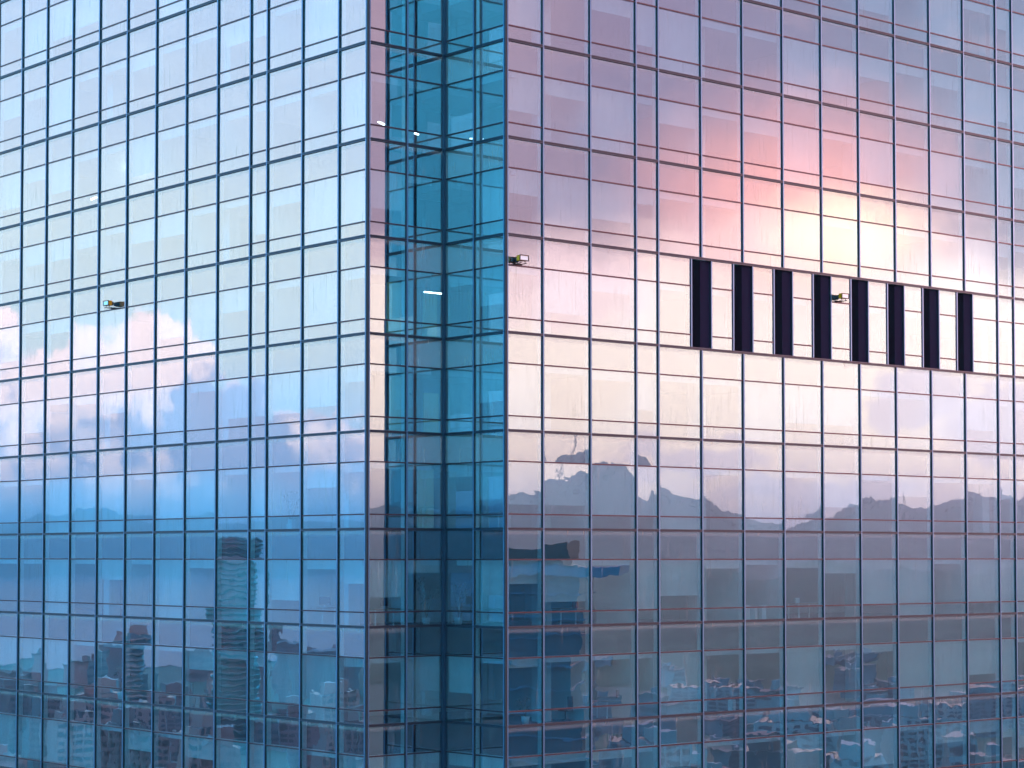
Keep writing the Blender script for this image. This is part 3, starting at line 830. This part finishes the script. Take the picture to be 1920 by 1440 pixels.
def plant(fc, px, k, depth, label, hgt=1.2, n_=60, bare=False):
    t = thing("potted_plant", label, "plant", floor_spot(fc, px, k, depth))
    bm = bmesh.new(); cyl_bm(bm, (0, 0, 0), (0, 0, .32), .13, .18, 12); obj("pot", mesh(bm, "pot", WHITEP), t)
    bm = bmesh.new(); tips = []
    for q in range(9):
        aa = random.uniform(0, 6.28); rr = random.uniform(.1, .45) * hgt / 1.2
        mid = Vector((rr * .4 * math.cos(aa), rr * .4 * math.sin(aa), .3 + (hgt - .3) * random.uniform(.4, .6)))
        end = Vector((rr * math.cos(aa), rr * math.sin(aa), hgt * random.uniform(.75, 1.05)))
        cyl_bm(bm, (0, 0, .3), mid, .014, .009, 5); cyl_bm(bm, mid, end, .009, .004, 5); tips += [mid, end, (mid + end) / 2]
    obj("stem", mesh(bm, "stem", WOOD), t)
    bm = bmesh.new()
    for q in range(n_):
        c = random.choice(tips) + Vector((random.gauss(0, .07), random.gauss(0, .07), random.gauss(0, .06)))
        d_ = Vector((random.gauss(0, 1), random.gauss(0, 1), random.gauss(-.2, .6))).normalized() * random.uniform(.09, .18)
        sd_ = d_.cross(Vector((0, 0, 1))).normalized() * .035
        v = [bm.verts.new(c + w) for w in (-d_ * .1, d_ * .45 + sd_, d_, d_ * .45 - sd_)]; bm.faces.new(v)
    o = obj("leaves", mesh(bm, "leaves", LEAF), t); o["kind"] = "stuff"
def chair(fc, px, k, depth, label, turn=0):
    t = thing("office_chair", label, "chair", floor_spot(fc, px, k, depth), (0, 0, R(turn)))
    bm = bmesh.new()
    for q in range(5): cyl_bm(bm, (0, 0, .09), (.29 * math.cos(q * 1.2566), .29 * math.sin(q * 1.2566), .04), .022, .016, 6)
    cyl_bm(bm, (0, 0, .08), (0, 0, .43), .03, seg=8); obj("base", mesh(bm, "base", DARKPL), t)
    boxes("seat", [(-.24, .24, -.23, .23, .43, .50)], DARKPL, t); boxes("backrest", [(-.22, .22, .2, .25, .56, 1.05)], DARKPL, t)
# right facade, three lowest full storeys
desk("right", 1065, 5, 1.1, "desk two bays right of the stepped-in corner, first storey below the hills")
carton("right", 1078, 5, .7, "red file box standing at the window in the second bay", .22, .3, REDP, .735)
plant("right", 1452, 5, .8, "flowering potted plant at the window under the third louvre", .95)
desk("right", 1505, 5, 1.0, "desk behind the window under the fourth louvre")
carton("right", 1492, 5, .9, "small white box on the desk under the fourth louvre", .2, .2, WHITEP, .735)
carton("right", 1624, 5, .8, "small red and white box at the window under the fifth louvre", .2, .24, REDP, .735)
desk("right", 1705, 5, 1.0, "desk before the yellow board under the sixth louvre")
monitor("right", 1690, 5, .9, "dark monitor before the yellow board under the sixth louvre")
t = thing("pin_board", "yellow board standing behind the window under the sixth louvre", "board", floor_spot("right", 1713, 5, 1.7))
boxes("board_panel", [(-.95, .95, -.02, .02, .5, 1.25)], BLINDW, t); boxes("board_frame", [(-.99, .99, -.015, .025, .44, .495), (-.99, -.955, -.015, .025, .495, 1.25), (.955, .99, -.015, .025, .495, 1.25)], WOOD, t)
chair("right", 1795, 5, 1.2, "black office chair right of the yellow board", 30)
for px, lb in ((1398, "white carton leftmost of the three cartons under the second louvre"), (1412, "white carton middle one of three under the second louvre"), (1428, "white carton rightmost of three under the second louvre")):
    carton("right", px, 5, .6, lb, .26, .5 + (px % 5) * .05, WHITEP)
carton("right", 1272, 6, .6, "tall white box in the fourth wide bay two storeys below the hills", .25, .42, WHITEP)
desk("right", 1150, 6, 1.2, "desk third bay from the corner two storeys below the hills"); monitor("right", 1160, 6, 1.1, "monitor in the third bay two storeys below the hills")
carton("right", 1370, 6, .6, "pale box in the fifth wide bay two storeys below the hills", .3, .45, WHITEP)
carton("right", 1525, 6, .6, "pale box under the fourth louvre two storeys below the hills", .26, .5, WHITEP)
plant("right", 985, 6, .8, "leafy plant next to the corner post two storeys below the hills", 1.1)
chair("right", 1060, 6, 1.0, "office chair second bay two storeys below the hills", 200)
desk("right", 1450, 7, 1.0, "desk low behind the bottom row of the right facade"); carton("right", 1590, 7, .7, "brown box low behind the bottom row of the right facade")
# left facade
plant("left", 545, 4, .9, "hanging-leaved plant in the second bay from the corner above the horizon", 1.9)
carton("left", 548, 4, .5, "white box beside the tall plant on the left facade", .25, .45, WHITEP)
desk("left", 600, 5, 1.1, "desk in the bay beside the left corner post"); monitor("left", 610, 5, 1.0, "monitor in the bay beside the left corner post")
carton("left", 550, 6, .6, "red and white carton near the corner on the left facade", .22, .3, REDP, .6)
chair("left", 370, 6, 1.2, "office chair in the sixth bay left of the corner", 80); desk("left", 120, 6, 1.0, "desk near the left picture edge")
plant("left", 230, 6, 1.1, "bushy plant near the round balcony tower reflection", 1.4)
# stepped-in corner: cream screens added for warm lit walls, tree and plants
for px, k, w, h_, lb in ((806, 2, .75, 1.9, "cream screen with a lit tube beside the inner corner post"), (742, 2, .95, 2.2, "tall cream screen at the left of the stepped-in corner"), (808, 3, .8, 1.7, "cream screen one storey below the lit tube"),
                         (742, 3, .6, 2.3, "narrow cream screen one storey below the tall cream one"), (798, 4, .85, 2.5, "screen with warm room light put into its yellow, behind the bare tree")):
    t = thing("standing_screen", lb, "screen", floor_spot("notchx", px, k, .5))
    boxes("screen_panel", [(-w / 2, w / 2, -.02, .02, .08, .08 + h_)], BLINDW, t)
    for sx in (-w / 2 + .05, w / 2 - .05): boxes("foot", [(sx - .02, sx + .02, -.16, .16, 0, .079)], DARKPL, t)
plant("notchx", 795, 4, 1.3, "bare branching tree before the yellow screen", 2.1, 14)
plant("notchx", 752, 3, 1.0, "leafy plant left behind the stepped-in corner", 1.7); plant("notchx", 800, 5, 1.2, "big dark plant behind the stepped-in corner just under the horizon", 1.9, 120)
plant("notchy", 860, 5, 1.2, "round dark plant right of the inner corner post under the horizon", 1.8, 120); plant("notchx", 800, 6, 1.3, "low wide plant behind the stepped-in corner second storey under the horizon", 1.5, 90)
monitor("notchx", 722, 5, 1.0, "pale monitor behind the left of the stepped-in corner"); desk("notchx", 722, 5, 1.1, "desk behind the left of the stepped-in corner")
desk("notchy", 925, 4, 1.2, "desk behind the right of the stepped-in corner")
